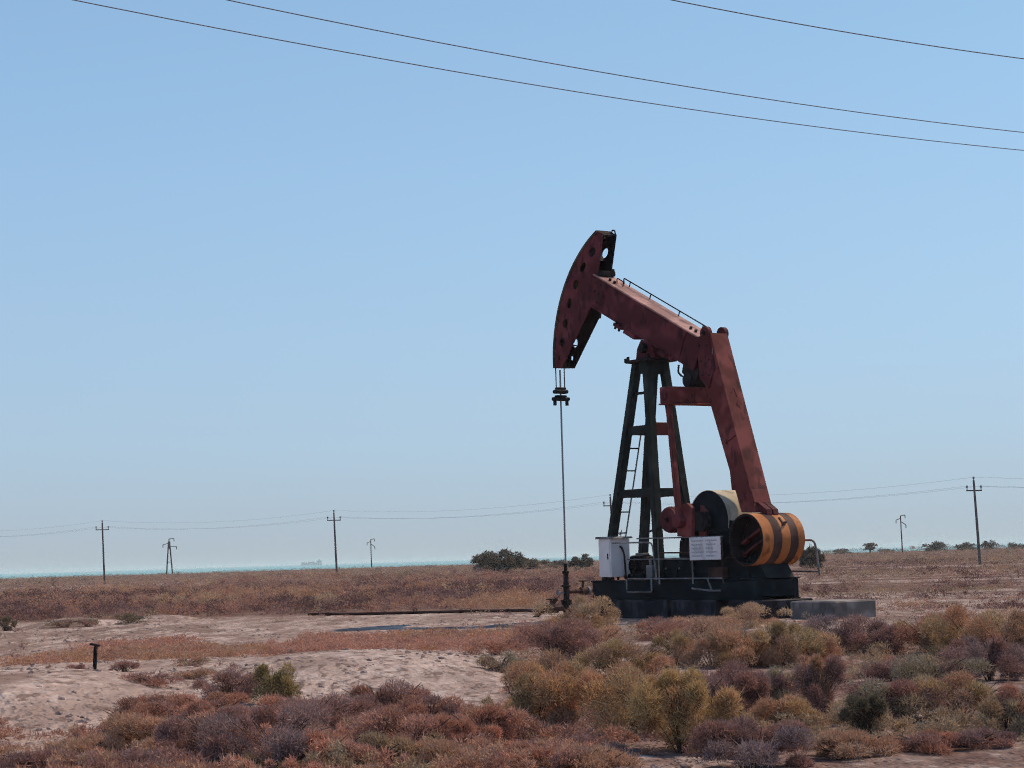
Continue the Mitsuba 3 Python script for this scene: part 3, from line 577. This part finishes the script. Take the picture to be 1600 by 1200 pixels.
SHRUBS = [
    (2.06, 26.81, 0.67, 0.42, 'olive', 'dull green shrub at the left end of the dense row below the pumpjack base'),
    (2.47, 26.29, 0.74, 0.48, 'olive', 'second dull green shrub from the left in the dense row below the pumpjack base'),
    (2.92, 25.93, 0.77, 0.48, 'oliveorange', 'green and rust shrub in the middle of the dense row below the pumpjack base'),
    (3.37, 26.02, 0.69, 0.47, 'olive', 'broad olive shrub right of the middle in the dense row below the pumpjack base'),
    (3.79, 26.53, 0.50, 0.35, 'oliveorange', 'smaller brownish shrub at the right end of the dense row below the pumpjack base'),
    (4.58, 40.16, 1.15, 0.43, 'tan', 'tan feathery shrub in front of the right end of the machine foundation'),
    (3.35, 37.59, 1.41, 0.33, 'tanrust', 'low rusty shrub in front of the middle of the machine foundation'),
    (2.40, 35.66, 1.00, 0.33, 'rust', 'low russet shrub in front of the left end of the machine foundation'),
    (4.42, 27.89, 0.83, 0.45, 'purple', 'dark purplish shrub right of the green shrub row, beyond its end'),
    (4.93, 27.54, 0.77, 0.31, 'purplebrown', 'low brown shrub between the dark purplish shrub and the tall tawny thicket'),
    (5.47, 27.27, 0.78, 0.51, 'olivebrown', 'olive-brown shrub at the left end of the thicket on the right'),
    (5.82, 26.11, 0.98, 0.60, 'orange', 'tall tawny orange shrub crowning the thicket at the right edge'),
    (5.90, 24.61, 0.77, 0.60, 'orangebrown', 'tall brownish shrub cut by the right edge of the view'),
    (5.13, 22.44, 0.63, 0.49, 'purple', 'dark purplish shrub in front of the tall tawny thicket on the right'),
    (4.42, 21.53, 0.87, 0.35, 'olivegrey', 'grey-olive shrub below the left part of the right thicket'),
    (4.13, 22.66, 0.64, 0.24, 'purplebrown', 'low purplish shrub left of the grey-olive one below the right thicket'),
    (1.02, 17.18, 0.80, 0.56, 'oliveorange', 'big ochre shrub in the right centre foreground, the left of two joined crowns'),
    (1.22, 15.60, 0.63, 0.54, 'yellow', 'big yellow-olive shrub in the centre foreground, the right of two joined crowns'),
    (1.59, 14.21, 0.66, 0.30, 'purple', 'round dark purple-grey shrub at the bottom edge of the view'),
    (1.96, 18.46, 0.69, 0.41, 'purplebrown', 'purple-brown shrub right of the big yellow-olive shrub'),
    (2.42, 19.49, 0.49, 0.32, 'olivegrey', 'grey-green shrub between the purple-brown shrub and the upright rust one'),
    (2.67, 18.29, 0.39, 0.47, 'orangebrown', 'upright rust-orange shrub in the right foreground'),
    (2.27, 17.48, 0.49, 0.25, 'orange', 'low orange shrub left of the upright rust-orange shrub'),
    (2.79, 16.74, 0.30, 0.29, 'darkolive', 'small dark shrub standing alone right of the upright rust-orange shrub'),
    (3.32, 17.85, 0.67, 0.34, 'olivegrey', 'grey-olive shrub right of the small dark lone shrub'),
    (3.83, 17.84, 0.67, 0.34, 'olive', 'dull green shrub in the right foreground below the thicket'),
    (3.89, 16.43, 0.46, 0.32, 'olivebrown', 'olive-brown shrub cut by the right edge in the foreground'),
    (3.37, 15.34, 0.48, 0.16, 'purplebrown', 'low dark brown shrub near the bottom right corner'),
    (2.93, 15.15, 0.52, 0.17, 'rust', 'low russet shrub near the bottom edge left of the low dark brown one'),
    (2.35, 14.92, 0.56, 0.19, 'tanrust', 'low tan and rust shrub at the bottom edge right of the round purple-grey shrub'),
    (1.08, 38.17, 1.24, 0.69, 'tan', 'tan-orange shrub in front of the wellhead'),
    (0.50, 29.15, 0.95, 0.53, 'purplebrown', 'brown-purple shrub below the tan-orange one by the wellhead'),
    (1.07, 29.55, 0.83, 0.42, 'tanrust', 'rusty shrub right of the brown-purple one, below the pump base corner'),
    (-0.36, 31.79, 0.83, 0.27, 'rustpink', 'low pinkish red shrub at the right end of the central bare hummock'),
    (-0.25, 25.60, 0.43, 0.21, 'olivegrey', 'small grey-green shrub at the foot of the central bare hummock'),
    (0.12, 17.42, 0.68, 0.50, 'oliveorange', 'broad olive shrub in the centre foreground, left of the two joined crowns'),
    (0.40, 19.20, 0.66, 0.51, 'orange', 'orange-topped shrub behind the broad olive shrub in the centre foreground'),
    (1.22, 24.51, 0.88, 0.41, 'olive', 'olive shrub between the green row and the orange-topped shrub'),
    (1.63, 25.54, 0.48, 0.29, 'olivebrown', 'small olive-brown shrub at the near left corner of the green row'),
    (-1.26, 18.85, 0.76, 0.36, 'rust', 'dark russet shrub below the central bare hummock'),
    (-1.56, 17.95, 0.67, 0.29, 'rustpurple', 'purplish russet shrub left of the dark russet shrub below the hummock'),
    (-0.82, 18.35, 0.51, 0.26, 'rust', 'russet shrub right of the dark russet shrub below the hummock'),
    (-0.85, 15.63, 0.68, 0.32, 'rustpink', 'reddish shrub at the bottom edge left of centre'),
    (-0.33, 16.39, 0.57, 0.28, 'rustpink', 'pinkish orange shrub in the centre foreground left of the broad olive shrub'),
    (-0.54, 14.99, 0.56, 0.19, 'tanrust', 'low tan shrub at the bottom edge in front of the pinkish orange shrub'),
    (0.17, 15.75, 0.25, 0.13, 'purple', 'small dark purple shrub in front of the broad olive shrub'),
    (-0.08, 14.88, 0.51, 0.16, 'olivebrown', 'low olive-brown shrub at the bottom edge left of the small dark purple one'),
    (0.46, 14.67, 0.59, 0.18, 'tanrust', 'low rusty shrub at the bottom edge in front of the two joined crowns'),
    (-3.16, 22.33, 0.60, 0.31, 'rustpurple', 'purplish red shrub left of the bright green bush on the bare ground'),
    (-2.66, 22.14, 0.40, 0.39, 'green', 'bright yellow-green bush standing on the pale bare ground'),
    (-3.51, 18.62, 0.58, 0.27, 'rust', 'russet shrub on the right slope of the left bare hummock'),
    (-3.52, 20.63, 0.55, 0.23, 'rustpink', 'low reddish shrub above the russet one on the hummock slope'),
    (-3.01, 20.12, 0.63, 0.23, 'rust', 'russet shrub below the purplish red shrub'),
    (-2.94, 16.37, 0.77, 0.31, 'tanrust', 'tawny shrub near the bottom edge below the left bare hummock'),
    (-2.36, 15.71, 0.69, 0.36, 'rustpurple', 'dark red-brown shrub at the bottom edge left of the large purple one'),
    (-1.86, 15.20, 0.81, 0.41, 'purple', 'large purple-brown shrub at the bottom edge left of centre'),
    (-1.89, 17.45, 0.76, 0.34, 'rustpurple', 'purplish shrub above the large purple-brown shrub'),
    (-2.28, 18.20, 0.62, 0.28, 'rust', 'russet shrub below the bright green bush'),
    (-1.45, 15.08, 0.52, 0.23, 'rustpink', 'reddish shrub at the bottom edge right of the large purple-brown shrub'),
    (-3.49, 16.24, 0.56, 0.20, 'tanrust', 'low tawny shrub near the bottom left corner'),
    (-3.75, 15.66, 0.54, 0.17, 'purplebrown', 'low grey-brown shrub in the bottom left corner'),
    (-1.14, 14.99, 0.51, 0.21, 'olivebrown', 'low olive-brown shrub at the bottom edge below the purplish russet one'),
    (-11.99, 54.06, 0.88, 0.25, 'olivegrey', 'grey-green shrub on the small left pale mound at the scrub edge'),
    (-11.41, 54.40, 0.51, 0.22, 'olivegrey', 'tiny grey-green shrub right of the one on the small left pale mound'),
    (-10.46, 55.28, 0.90, 0.26, 'darkolive', 'dark shrub on the small right pale mound at the scrub edge'),
    (-13.33, 53.42, 0.43, 0.33, 'darkolive', 'dark shrub at the left edge by the scrub'),
    (-5.81, 30.31, 0.36, 0.16, 'rustpurple', 'small russet shrub right of the short marker post'),
    (-6.57, 30.45, 0.23, 0.15, 'rustpurple', 'tiny russet shrub just left of the short marker post'),
    (-4.35, 24.13, 0.60, 0.17, 'rust', 'low russet shrub behind the right end of the left bare hummock'),
    (-3.99, 25.13, 0.47, 0.14, 'tanrust', 'low tawny shrub between the left and central bare hummocks'),
    (-5.07, 31.65, 0.45, 0.14, 'olivebrown', 'small dark shrub on the pale strip left of the central bare hummock'),
]

# ------------------------------------------------------------------ pipe line, marker post, poles, wires, ship
PP = thing("flow_pipe", "long rust-brown pipe lying on low supports left of the wellhead", "pipe")
pts = [(1.0, 53.6), (0.2, 56.8), (-1.2, 58.6), (-3.9, 59.3), (-6.1, 59.8)]
line = np.array([(x, y, float(height(x, y)) + 0.06 + 0.02 * math.sin(x * 2)) for (x, y) in pts])
tt = np.linspace(0, len(pts) - 1, 60)
line = np.stack([np.interp(tt, range(len(pts)), line[:, k]) for k in range(3)], -1)
part(PP, "pipe_run", tube(line, 0.042, 12), "rusty_pipe")
for k in (8, 20, 32, 44, 55):
    p = line[k]
    part(PP, "support", box((p[0] - 0.10, p[1] - 0.10, p[2] - 0.22), (p[0] + 0.10, p[1] + 0.10, p[2] - 0.05)), "rusty_pipe")
    part(PP, "coupling", cyl(p - (line[k + 1] - line[k - 1]) * 0.12, p + (line[k + 1] - line[k - 1]) * 0.12, 0.055, 14), "rusty_pipe")
MP = thing("marker_post", "short rusty steel post with a bent flat top on the left hummock", "post")
z0 = float(height(-6.06, 29.5))
part(MP, "shaft", bar((-6.085, 29.5, z0 - 0.2), (-6.05, 29.5, z0 + 0.42), 0.055, 0.05), "dark_steel")
part(MP, "top_plate", bar((-6.13, 29.5, z0 + 0.455), (-5.99, 29.5, z0 + 0.425), 0.09, 0.03), "dark_steel")
part(MP, "tag", bar((-6.03, 29.46, z0 + 0.42), (-6.03, 29.46, z0 + 0.32), 0.05, 0.012), "rusty_pipe")


def sag(p, q, drop, n=24):
    t = np.linspace(0, 1, n)[:, None]
    x = np.asarray(p) * (1 - t) + np.asarray(q) * t
    x[:, 2] -= 4 * drop * (t * (1 - t))[:, 0]
    return x


POLES = [(-44.16, 220, 6.93, "leftmost slim utility pole with a crossarm, beyond the brown scrub"), (-17.78, 202, 6.82, "slim utility pole with a crossarm left of the pumpjack, second from the left"),
         (8.3, 178, 6.86, "utility pole mostly hidden behind the tower of the pumpjack"), (33.55, 150, 6.5, "tallest looking utility pole with a crossarm, on the right side")]
tops = []
for (x, y, zt, lab) in POLES:
    K = thing("utility_pole", lab, "utility pole", "utility poles across the plain")
    z0 = float(height(x, y))
    d = np.array([1.0, -0.33, 0]) / math.hypot(1, 0.33)
    c = np.array([-d[1], d[0], 0])
    lean = np.array([-0.09, 0, 0])
    top = np.array([x, y, zt - 0.25]) + lean
    part(K, "shaft", cyl((x + 0.09, y, z0 - 0.4), top, 0.115, 12, r2=0.075), "weathered_wood")
    AA = part(K, "crossarm", bar(top + c * 0.75 - (0, 0, 0.75), top - c * 0.75 - (0, 0, 0.75), 0.08, 0.09), "weathered_wood")
    cross = np.array([0.85, 0.5, 0]) * 0.75
    scene[AA] = mikit.ply(bar(top + cross - (0, 0, 0.75), top - cross - (0, 0, 0.75), 0.08, 0.09), "weathered_wood", smooth=30)
    ends = [top + (0, 0, 0.22)] + [top + s * cross * 0.92 + (0, 0, -0.42) for s in (-1, 1)]
    for e in ends:
        part(K, "insulator", join(cyl(e - (0, 0, 0.28), e, 0.035, 8), cyl(e - (0, 0, 0.12), e + (0, 0, 0.04), 0.085, 10, r2=0.06)), "galvanized")
    tops.append(ends)
step = np.array([-26.4, 18, 0.1])
chain = [[e + step for e in tops[0]]] + tops + [[e + np.array([25.3, -28, -0.3]) for e in tops[3]]]
names = ["left of the leftmost utility pole", "between the two left utility poles", "between the second and the hidden utility pole", "between the hidden pole and the right utility pole", "right of the right utility pole"]
for k in range(len(chain) - 1):
    for w in range(3):
        K = thing("pole_wire", ("upper" if w == 0 else "lower left" if w == 1 else "lower right") + " faint wire strung " + names[k], "wire", "thin wires between the utility poles")
        scene[K] = mikit.ply(tube(sag(chain[k][w], chain[k + 1][w], 0.65), 0.0065, 5), "wire_grey", smooth=True)

for (x, y, zt, lab, two) in ((-84.4, 500, 8.73, "far twin-legged power pylon on the left near the shore", 1), (-39.7, 560, 7.78, "far small power pole left of centre near the shore", 0), (84.0, 450, 8.26, "far small power pole right of the pumpjack near the shore", 0)):
    K = thing("far_power_pole", lab, "power pole")
    z0 = float(height(x, y))
    if two:
        for s in (-1, 1):
            part(K, "leg", cyl((x + s * 0.75, y, z0 - 0.4), (x + s * 0.12, y, zt - 0.6), 0.17, 8), "weathered_wood")
        part(K, "brace", bar((x - 0.55, y, z0 + 3), (x + 0.55, y, z0 + 3), 0.12, 0.12), "weathered_wood")
        arms = [((-1.5, -1.4), (0.1, -1.0)), ((0, -1.9), (1.8, -1.9)), ((-0.1, 0), (1.2, 0.05))]
        part(K, "head_post", cyl((x, y, zt - 2.4), (x, y, zt), 0.12, 8), "weathered_wood")
    else:
        part(K, "shaft", cyl((x + 0.1, y, z0 - 0.4), (x, y, zt), 0.16, 8, r2=0.12), "weathered_wood")
        arms = [((-1.0, -0.9), (0.1, -0.5)), ((0, -1.2), (1.1, -2.0)), ((0, 0), (1.0, 0.15))]
    for (a0, a1) in arms:
        part(K, "crossarm", bar((x + a0[0], y, zt + a0[1]), (x + a1[0], y, zt + a1[1]), 0.14, 0.16), "weathered_wood")
        e = a0 if abs(a0[0]) > abs(a1[0]) else a1
        part(K, "insulator_string", cyl((x + e[0], y, zt + e[1]), (x + e[0], y, zt + e[1] - 0.7), 0.09, 6), "dark_steel")

for (p, q, s, lab) in (((-3.816, 18.0, 6.688), (6.704, 26.21, 6.65), 0.135, "lowest overhead wire crossing the sky, longest of the three"), ((-2.442, 18.0, 6.646), (6.371, 24.86, 6.613), 0.11, "middle overhead wire crossing the sky just above the lowest"),
                       ((1.532, 18.0, 6.524), (5.313, 20.58, 6.51), 0.03, "short overhead wire across the top right corner of the sky")):
    K = thing("overhead_wire", lab, "wire", None)
    p, q = np.array(p), np.array(q)
    t = np.linspace(-1.3, 2.3, 61)[:, None]
    x = p * (1 - t) + q * t
    x[:, 2] -= 4 * s * (t * (1 - t))[:, 0]
    scene[K] = mikit.ply(tube(x, 0.0052, 6), "wire_dark", smooth=True)

SH = thing("ship", "faint long ship far out on the sea at the horizon", "ship")
hull = trimesh.creation.extrude_polygon(sg.Polygon([(-30, -5), (24, -5), (31, 0), (24, 5), (-30, 5)]), 7.0, engine="earcut")
hull.apply_translation((-600, 6000, -2.4))
part(SH, "hull", hull, "ship_hull_paint")
part(SH, "deckhouse", join(box((-584, 5996, 4.6), (-570, 6004, 11)), box((-580, 5998, 11), (-574, 6002, 14))), "ship_hull_paint")
part(SH, "deck_cargo", join(box((-628, 5996, 4.6), (-612, 6004, 7.5)), box((-609, 5996, 4.6), (-590, 6004, 8.4))), "ship_hull_paint")

# ------------------------------------------------------------------ vegetation
PAL = {  # tip colour, inner colour (darker, shade of the gaps painted in), as linear reflectance
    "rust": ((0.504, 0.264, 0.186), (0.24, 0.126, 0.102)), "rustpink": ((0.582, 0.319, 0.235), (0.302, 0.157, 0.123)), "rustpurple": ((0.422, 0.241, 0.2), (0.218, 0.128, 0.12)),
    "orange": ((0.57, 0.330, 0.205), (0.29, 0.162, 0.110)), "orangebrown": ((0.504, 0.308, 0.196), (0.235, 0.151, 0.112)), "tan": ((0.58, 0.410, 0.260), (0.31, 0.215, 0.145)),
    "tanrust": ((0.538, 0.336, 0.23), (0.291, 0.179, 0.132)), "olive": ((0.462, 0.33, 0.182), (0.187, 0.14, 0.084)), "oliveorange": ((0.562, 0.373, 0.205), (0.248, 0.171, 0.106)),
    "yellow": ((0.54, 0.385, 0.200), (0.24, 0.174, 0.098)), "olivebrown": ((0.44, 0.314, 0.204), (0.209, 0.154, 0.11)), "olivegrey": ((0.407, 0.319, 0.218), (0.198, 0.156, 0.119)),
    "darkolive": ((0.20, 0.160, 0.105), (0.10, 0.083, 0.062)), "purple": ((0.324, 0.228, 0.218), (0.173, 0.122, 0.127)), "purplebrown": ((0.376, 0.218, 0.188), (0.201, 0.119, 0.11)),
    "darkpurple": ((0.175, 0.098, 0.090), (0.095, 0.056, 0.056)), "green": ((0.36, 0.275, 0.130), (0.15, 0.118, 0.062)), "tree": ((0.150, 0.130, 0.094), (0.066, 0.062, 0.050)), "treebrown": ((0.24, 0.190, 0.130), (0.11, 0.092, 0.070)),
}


def strands(rng, n, rx, ry, rz, length, width, pal, mix2=None, lumps=7, spread=0.75, jitter=0.35, rough=0.25):
    """n thin blades filling a lumpy dome of half-widths rx, ry and height rz: (triangle soup vertices (n, 3, 3), colours (n, 3, 3))."""
    cen = rng.normal(size=(lumps, 3)) * (0.45, 0.45, 0.24) + (0, 0, 0.40)
    cen[:, 2] = np.abs(cen[:, 2])
    rad = (0.20 + 0.24 * rng.random(lumps)) * (9 / max(lumps, 9)) ** 0.25
    cen[:, :2] *= np.minimum(1, (1.02 - rad) / np.maximum(np.linalg.norm(cen[:, :2], axis=1), 1e-6))[:, None]
    cen[:, 2] = np.minimum(cen[:, 2], (1.0 - rad * 0.8) * np.sqrt(np.clip(1 - (np.linalg.norm(cen[:, :2], axis=1) * 0.95) ** 2, 0.05, 1)))
    k = rng.integers(0, lumps, n)
    d = rng.normal(size=(n, 3))
    d /= np.linalg.norm(d, axis=1, keepdims=True)
    d[:, 2] = np.where(d[:, 2] < -0.35, -d[:, 2], d[:, 2])
    q = rng.random(n) ** 0.38
    p = cen[k] + d * (rad[k] * q)[:, None]
    p[:, 2] = np.abs(p[:, 2])
    o = p * (rx, ry, rz)
    axis = d * 0.8 + rng.normal(size=(n, 3)) * spread + (0, 0, 0.55)
    axis /= np.linalg.norm(axis, axis=1, keepdims=True)
    L = (length * (0.55 + 0.9 * rng.random(n)) * np.where((rng.random(n) < 0.025) & (q > 0.8), 2.2, 1.0))[:, None]
    sd = np.cross(axis, rng.normal(size=(n, 3)))
    sd /= np.linalg.norm(sd, axis=1, keepdims=True) + 1e-9
    w = (width * (0.6 + 0.8 * rng.random(n)))[:, None]
    V = np.stack([o - sd * w, o + sd * w, o + axis * L], 1)
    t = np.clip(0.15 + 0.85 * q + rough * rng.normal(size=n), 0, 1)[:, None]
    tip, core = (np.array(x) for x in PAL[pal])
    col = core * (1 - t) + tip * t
    if mix2:
        tip2, core2 = (np.array(x) for x in PAL[mix2])
        sel = (rng.random(lumps) < 0.45)[k]
        col = np.where(sel[:, None], core2 * (1 - t) + tip2 * t, col)
    col = col * (1 + 0.16 * (rng.random((lumps, 1)) - 0.5) * np.array([1.0, 0.1, -0.7]))[k]
    col = col * (1 - jitter + 2 * jitter * rng.random(n))[:, None] * (0.85 + 0.3 * rng.random(lumps))[k][:, None]
    C = np.repeat(col[:, None], 3, 1)
    return V, C


def soup(V, C):
    n = len(V)
    return trimesh.Trimesh(V.reshape(-1, 3), np.arange(n * 3).reshape(-1, 3), process=False), np.clip(C.reshape(-1, 3), 0.004, 0.9)


def twigs(rng, n, rx, ry, rz, r):
    ms = []
    for _ in range(n):
        a, s = rng.random() * 6.283, 0.25 + 0.6 * rng.random()
        e = np.array([rx * s * math.cos(a), ry * s * math.sin(a), rz * (0.55 + 0.35 * rng.random())])
        m_ = e * (0.35, 0.35, 0.55) + rng.normal(size=3) * rx * 0.06
        ms.append(tube([(e[0] * 0.05, e[1] * 0.05, -0.06), m_, e], r, 4))
    return join(*ms)


MIX = {"oliveorange": "orange", "olive": "tanrust", "purple": "purplebrown", "yellow": "oliveorange", "orange": "oliveorange", "tan": "tanrust", "orangebrown": "purplebrown", "olivebrown": "rust", "rust": "rustpurple", "rustpink": "rust", "olivegrey": "purplebrown"}
for i, (x, y, w, h, pal, lab) in enumerate(SHRUBS):
    rng = np.random.default_rng(100 + i)
    K = thing("shrub", lab, "shrub")
    z0 = float(height(x, y)) - 0.02
    rx, rz = w * 0.71, h * (1.22 if h > 0.2 else 1.0)
    px = 3209 * 0.64 / y
    n = int(np.clip(5.6 * w * px * h * px, 1500, 22000))
    wd = max(0.0034, 0.32 / px)
    V, C = strands(rng, n, rx, rx * 0.9, rz, 0.030 + 0.034 * h, wd, pal, MIX.get(pal), lumps=int(9 + 13 * w), jitter=0.25)
    V = V + (x, y + rx * 0.5, z0)
    m, c = soup(V, C)
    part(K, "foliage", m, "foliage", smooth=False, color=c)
    tw = twigs(rng, 30, rx * 0.95, rx * 0.85, rz * 0.97, max(0.003, 0.16 / px))
    tw.apply_translation((x, y + rx * 0.5, z0))
    part(K, "twigs", tw, "stem_bark", smooth=False)

TREES = [(-2.2, 235, 6.15, 2.93, "tree", "largest dark green bush on the skyline left of the wellhead"), (1.5, 260, 3.4, 1.9, "treebrown", "small bush touching the right side of the largest dark bush"), (4.9, 280, 4.6, 1.5, "treebrown", "low bush on the skyline directly behind the polished rod"),
         (7.4, 240, 3.14, 1.94, "tree", "dark bush on the skyline between the wellhead and the cabinet"), (10.4, 230, 2.4, 1.6, "treebrown", "bush seen under the machine behind the motor"), (22.9, 160, 1.9, 1.75, "tree", "dark bush behind the end rail right of the drum"), (85.0, 540, 5.4, 1.5, "tree", "low flat bush on the far skyline right of the drum"),
         (92.5, 540, 4.0, 3.0, "tree", "small round tree with a visible trunk on the far skyline"), (100.3, 560, 5.2, 1.2, "treebrown", "low faint bush on the far skyline right of the small round tree"), (101.2, 500, 6.9, 2.8, "tree", "broad dark bush on the far skyline left of the right utility pole"),
         (113.6, 520, 6.2, 2.3, "tree", "dark bush on the far skyline just left of the right utility pole"), (118.1, 515, 4.8, 2.6, "tree", "dark bush on the far skyline just right of the right utility pole"), (128.3, 530, 5.6, 2.1, "tree", "dark bush on the far skyline at the right edge")]
for i, (x, y, w, h, pal, lab) in enumerate(TREES):
    rng = np.random.default_rng(500 + i)
    stem = "trunk" in lab
    K = thing("tree" if stem else "bush", lab, "tree" if stem else "bush", "dark bushes on the skyline" if not stem else None)
    z0 = float(height(x, y)) - 0.1
    px = 3209 * 0.64 / y
    n = int(np.clip(9 * w * px * h * px, 1200, 15000))
    V, C = strands(rng, n, w / 2, w / 2, h * (0.72 if stem else 1.12), 0.20, max(0.035, 0.55 / px), pal, None, lumps=int(14 + 4 * w), spread=0.9)
    m, c = soup(V + (x, y, z0 + (h * 0.25 if stem else -0.16 * h)), C)
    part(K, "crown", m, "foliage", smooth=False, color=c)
    tk = join(*[tube([(x + 0.1 * s, y, z0 - 0.1), (x + 0.15 * s, y, z0 + h * 0.35), (x + w * 0.22 * s, y + 0.2 * s, z0 + h * 0.7)], 0.07 if y < 400 else 0.13, 6) for s in (-1, 0.2, 1)])
    part(K, "trunk", tk, "stem_bark", smooth=True)


def scatter(name, label, seed, n, sampler, palettes, size, strand):
    """Many small plants as one mass: sampler gives positions, palettes the kinds, size (w, h) ranges."""
    rng = np.random.default_rng(seed)
    xy = sampler(rng, n)
    zz = height(xy[:, 0], xy[:, 1])
    patch = meshkit.fbm(np.stack([xy[:, 0] / 3.2, xy[:, 1] / 6.0, 0 * zz], -1), 3, seed)
    Vs, Cs = [], []
    for (x, y), z, pt in zip(xy, zz, patch):
        px = 2054 / y
        w = size[0] * (0.6 + 0.9 * rng.random())
        h = size[1] * (0.4 + 1.1 * rng.random() ** 1.3)
        k = int(np.clip((pt - 0.5) * 2.9 * len(palettes) + len(palettes) / 2 + rng.normal() * 0.55, 0, len(palettes) - 1))
        m = int(np.clip(strand * w * px * h * px, 16, 520))
        V, C = strands(rng, m, w / 2, w / 2, h * 0.9, 0.025 + 0.05 * h, max(0.005, 0.40 / px), palettes[k], None, lumps=5, jitter=0.12 if y < 45 else 0.05, rough=0.2 if y < 45 else 0.06)
        Vs.append(V + (x, y, z - 0.03))
        Cs.append(C)
    m, c = soup(np.concatenate(Vs), np.concatenate(Cs))
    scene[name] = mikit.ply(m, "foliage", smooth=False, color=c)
    tell(name, label, kind="stuff")


def wedge(y0, y1, t0, t1, power=1.0, mask=None):
    def f(rng, n):
        out = np.zeros((0, 2))
        while len(out) < n:
            u_ = rng.random(n * 2)
            y = (y0 ** (2 * power) + u_ * (y1 ** (2 * power) - y0 ** (2 * power))) ** (1 / (2 * power))
            x = y * (t0 + (t1 - t0) * rng.random(n * 2))
            keep = (np.hypot((x - 3.9) / 4.4, (y - 48.3) / 4.6) > 1) & (np.hypot(x - 1.2, y - 51.8) > 1.2)
            if mask is not None:
                keep &= mask(x, y, rng)
            out = np.vstack([out, np.stack([x, y], -1)[keep]])
        return out[:n]
    return f


def clumped(scale, lo, seed):
    return lambda x, y, rng: meshkit.fbm(np.stack([x / scale, y / (scale * 2.2), 0 * x], -1), 3, seed) > lo


def bands(x, y, rng):
    return meshkit.fbm(np.stack([x / 22.0, y / 5.9, 0 * x], -1), 3, 2) > 0.47


def strip(x, y, rng):
    """Leaves the salt flat on the left bare, and thin streaks of it elsewhere."""
    n = meshkit.fbm(np.stack([x / 20.0, y / 12.0, 0 * x], -1), 3, 21)
    flat = (x / y < -0.085 + 0.03 * n) & (y > 158 + 26 * n) & (y < 205 + 30 * n)
    return ~(flat & (rng.random(len(x)) > 0.12)) & ((n < 0.72) | (y < 130))


scatter("brown_scrub", "dense dark purplish brown scrub on the near half of the left plain", 11, 3000, wedge(61.5, 104, -0.34, 0.115, mask=strip), ["darkpurple", "darkpurple", "purplebrown", "rustpurple", "darkpurple", "rust", "orange"], (1.35, 0.50), 0.27)
scatter("russet_scrub", "russet and brown scrub on the far half of the left plain", 23, 3600, wedge(100, 182, -0.34, 0.115, mask=strip), ["darkpurple", "rustpurple", "rust", "purplebrown", "tanrust", "orange"], (1.35, 0.52), 0.30)
scatter("orange_scrub", "rounded orange and rust bushes standing out of the brown scrub", 21, 330, wedge(64, 165, -0.34, 0.115, power=0.85, mask=clumped(9, 0.46, 41)), ["rust", "orange", "tan", "orangebrown"], (1.7, 0.62), 0.5)
scatter("dark_scrub", "dark olive bushes dotted over the far plain", 22, 420, wedge(150, 560, -0.36, 0.36, power=0.7, mask=clumped(16, 0.45, 43)), ["darkolive", "olivebrown", "purple"], (2.6, 0.85), 0.6)
scatter("shore_scrub", "low continuous line of dark shrubs along the far shore at the right", 25, 190, wedge(490, 588, 0.12, 0.36, mask=clumped(14, 0.44, 61)), ["darkolive", "olivebrown", "darkolive"], (4.2, 1.5), 0.8)
scatter("low_brown_cover", "low brown ground cover in streaks beyond the right end of the machine", 24, 380, wedge(46, 72, 0.125, 0.36, mask=lambda x, y, rng: meshkit.fbm(np.stack([x / 9.0, y / 2.6, 0 * x], -1), 3, 51) > 0.56), ["darkpurple", "purplebrown", "tanrust", "olivebrown"], (1.1, 0.20), 0.4)
scatter("grey_scrub", "patchy purplish and tawny scrub on the middle plain at the right", 12, 2300, wedge(57, 190, 0.09, 0.36, mask=bands), ["darkpurple", "purplebrown", "darkpurple", "tanrust", "olivebrown"], (1.3, 0.45), 0.30)
scatter("far_scrub", "olive and tawny scrub of the far plain reaching to the shore", 13, 9000, wedge(172, 600, -0.36, 0.36, power=0.8, mask=strip), ["olivebrown", "tanrust", "purplebrown", "tan"], (1.9, 0.55), 0.55)
scatter("rusty_groundcover", "low rust-coloured ground cover in a band before the bare strip", 14, 2000, wedge(34.0, 42.5, -0.34, 0.02, mask=clumped(3, 0.33, 5)), ["rust", "tanrust", "orange", "rustpink"], (0.48, 0.15), 0.5)
scatter("sparse_tufts", "small scattered tufts on the pale bare ground", 15, 420, wedge(24, 64, -0.34, 0.34, mask=clumped(2.5, 0.56, 6)), ["purplebrown", "tanrust", "olivebrown", "rustpurple"], (0.34, 0.12), 0.6)
scatter("front_herbs", "low rusty herbs between the shrubs of the left foreground", 16, 520, wedge(14.2, 20.5, -0.30, 0.02, mask=lambda x, y, rng: clumped(1.1, 0.47, 31)(x, y, rng) & (y < 19.5 + 9 * (x / y + 0.02) + 3 * (rng.random(len(x)) - 0.5))), ["rust", "rustpurple", "tanrust", "rustpink", "olivebrown"], (0.40, 0.19), 0.34)
scatter("right_herbs", "low tawny and grey herbs between the shrubs of the right foreground", 17, 1000, wedge(15.5, 43, -0.005, 0.34, power=0.7, mask=clumped(2.2, 0.48, 9)), ["tanrust", "olivegrey", "purplebrown", "rust", "olivebrown"], (0.42, 0.17), 0.32)

# ------------------------------------------------------------------ the dusty air over plain and sea
scene["haze"] = {"type": "cube", "to_world": T().translate([0, 0, 5.0]).scale([31000, 31000, 11.5]), "bsdf": {"type": "null"}, "interior": {"type": "ref", "id": "dusty_air"}}
tell("haze", "thin dusty sea haze over the plain", kind="stuff")
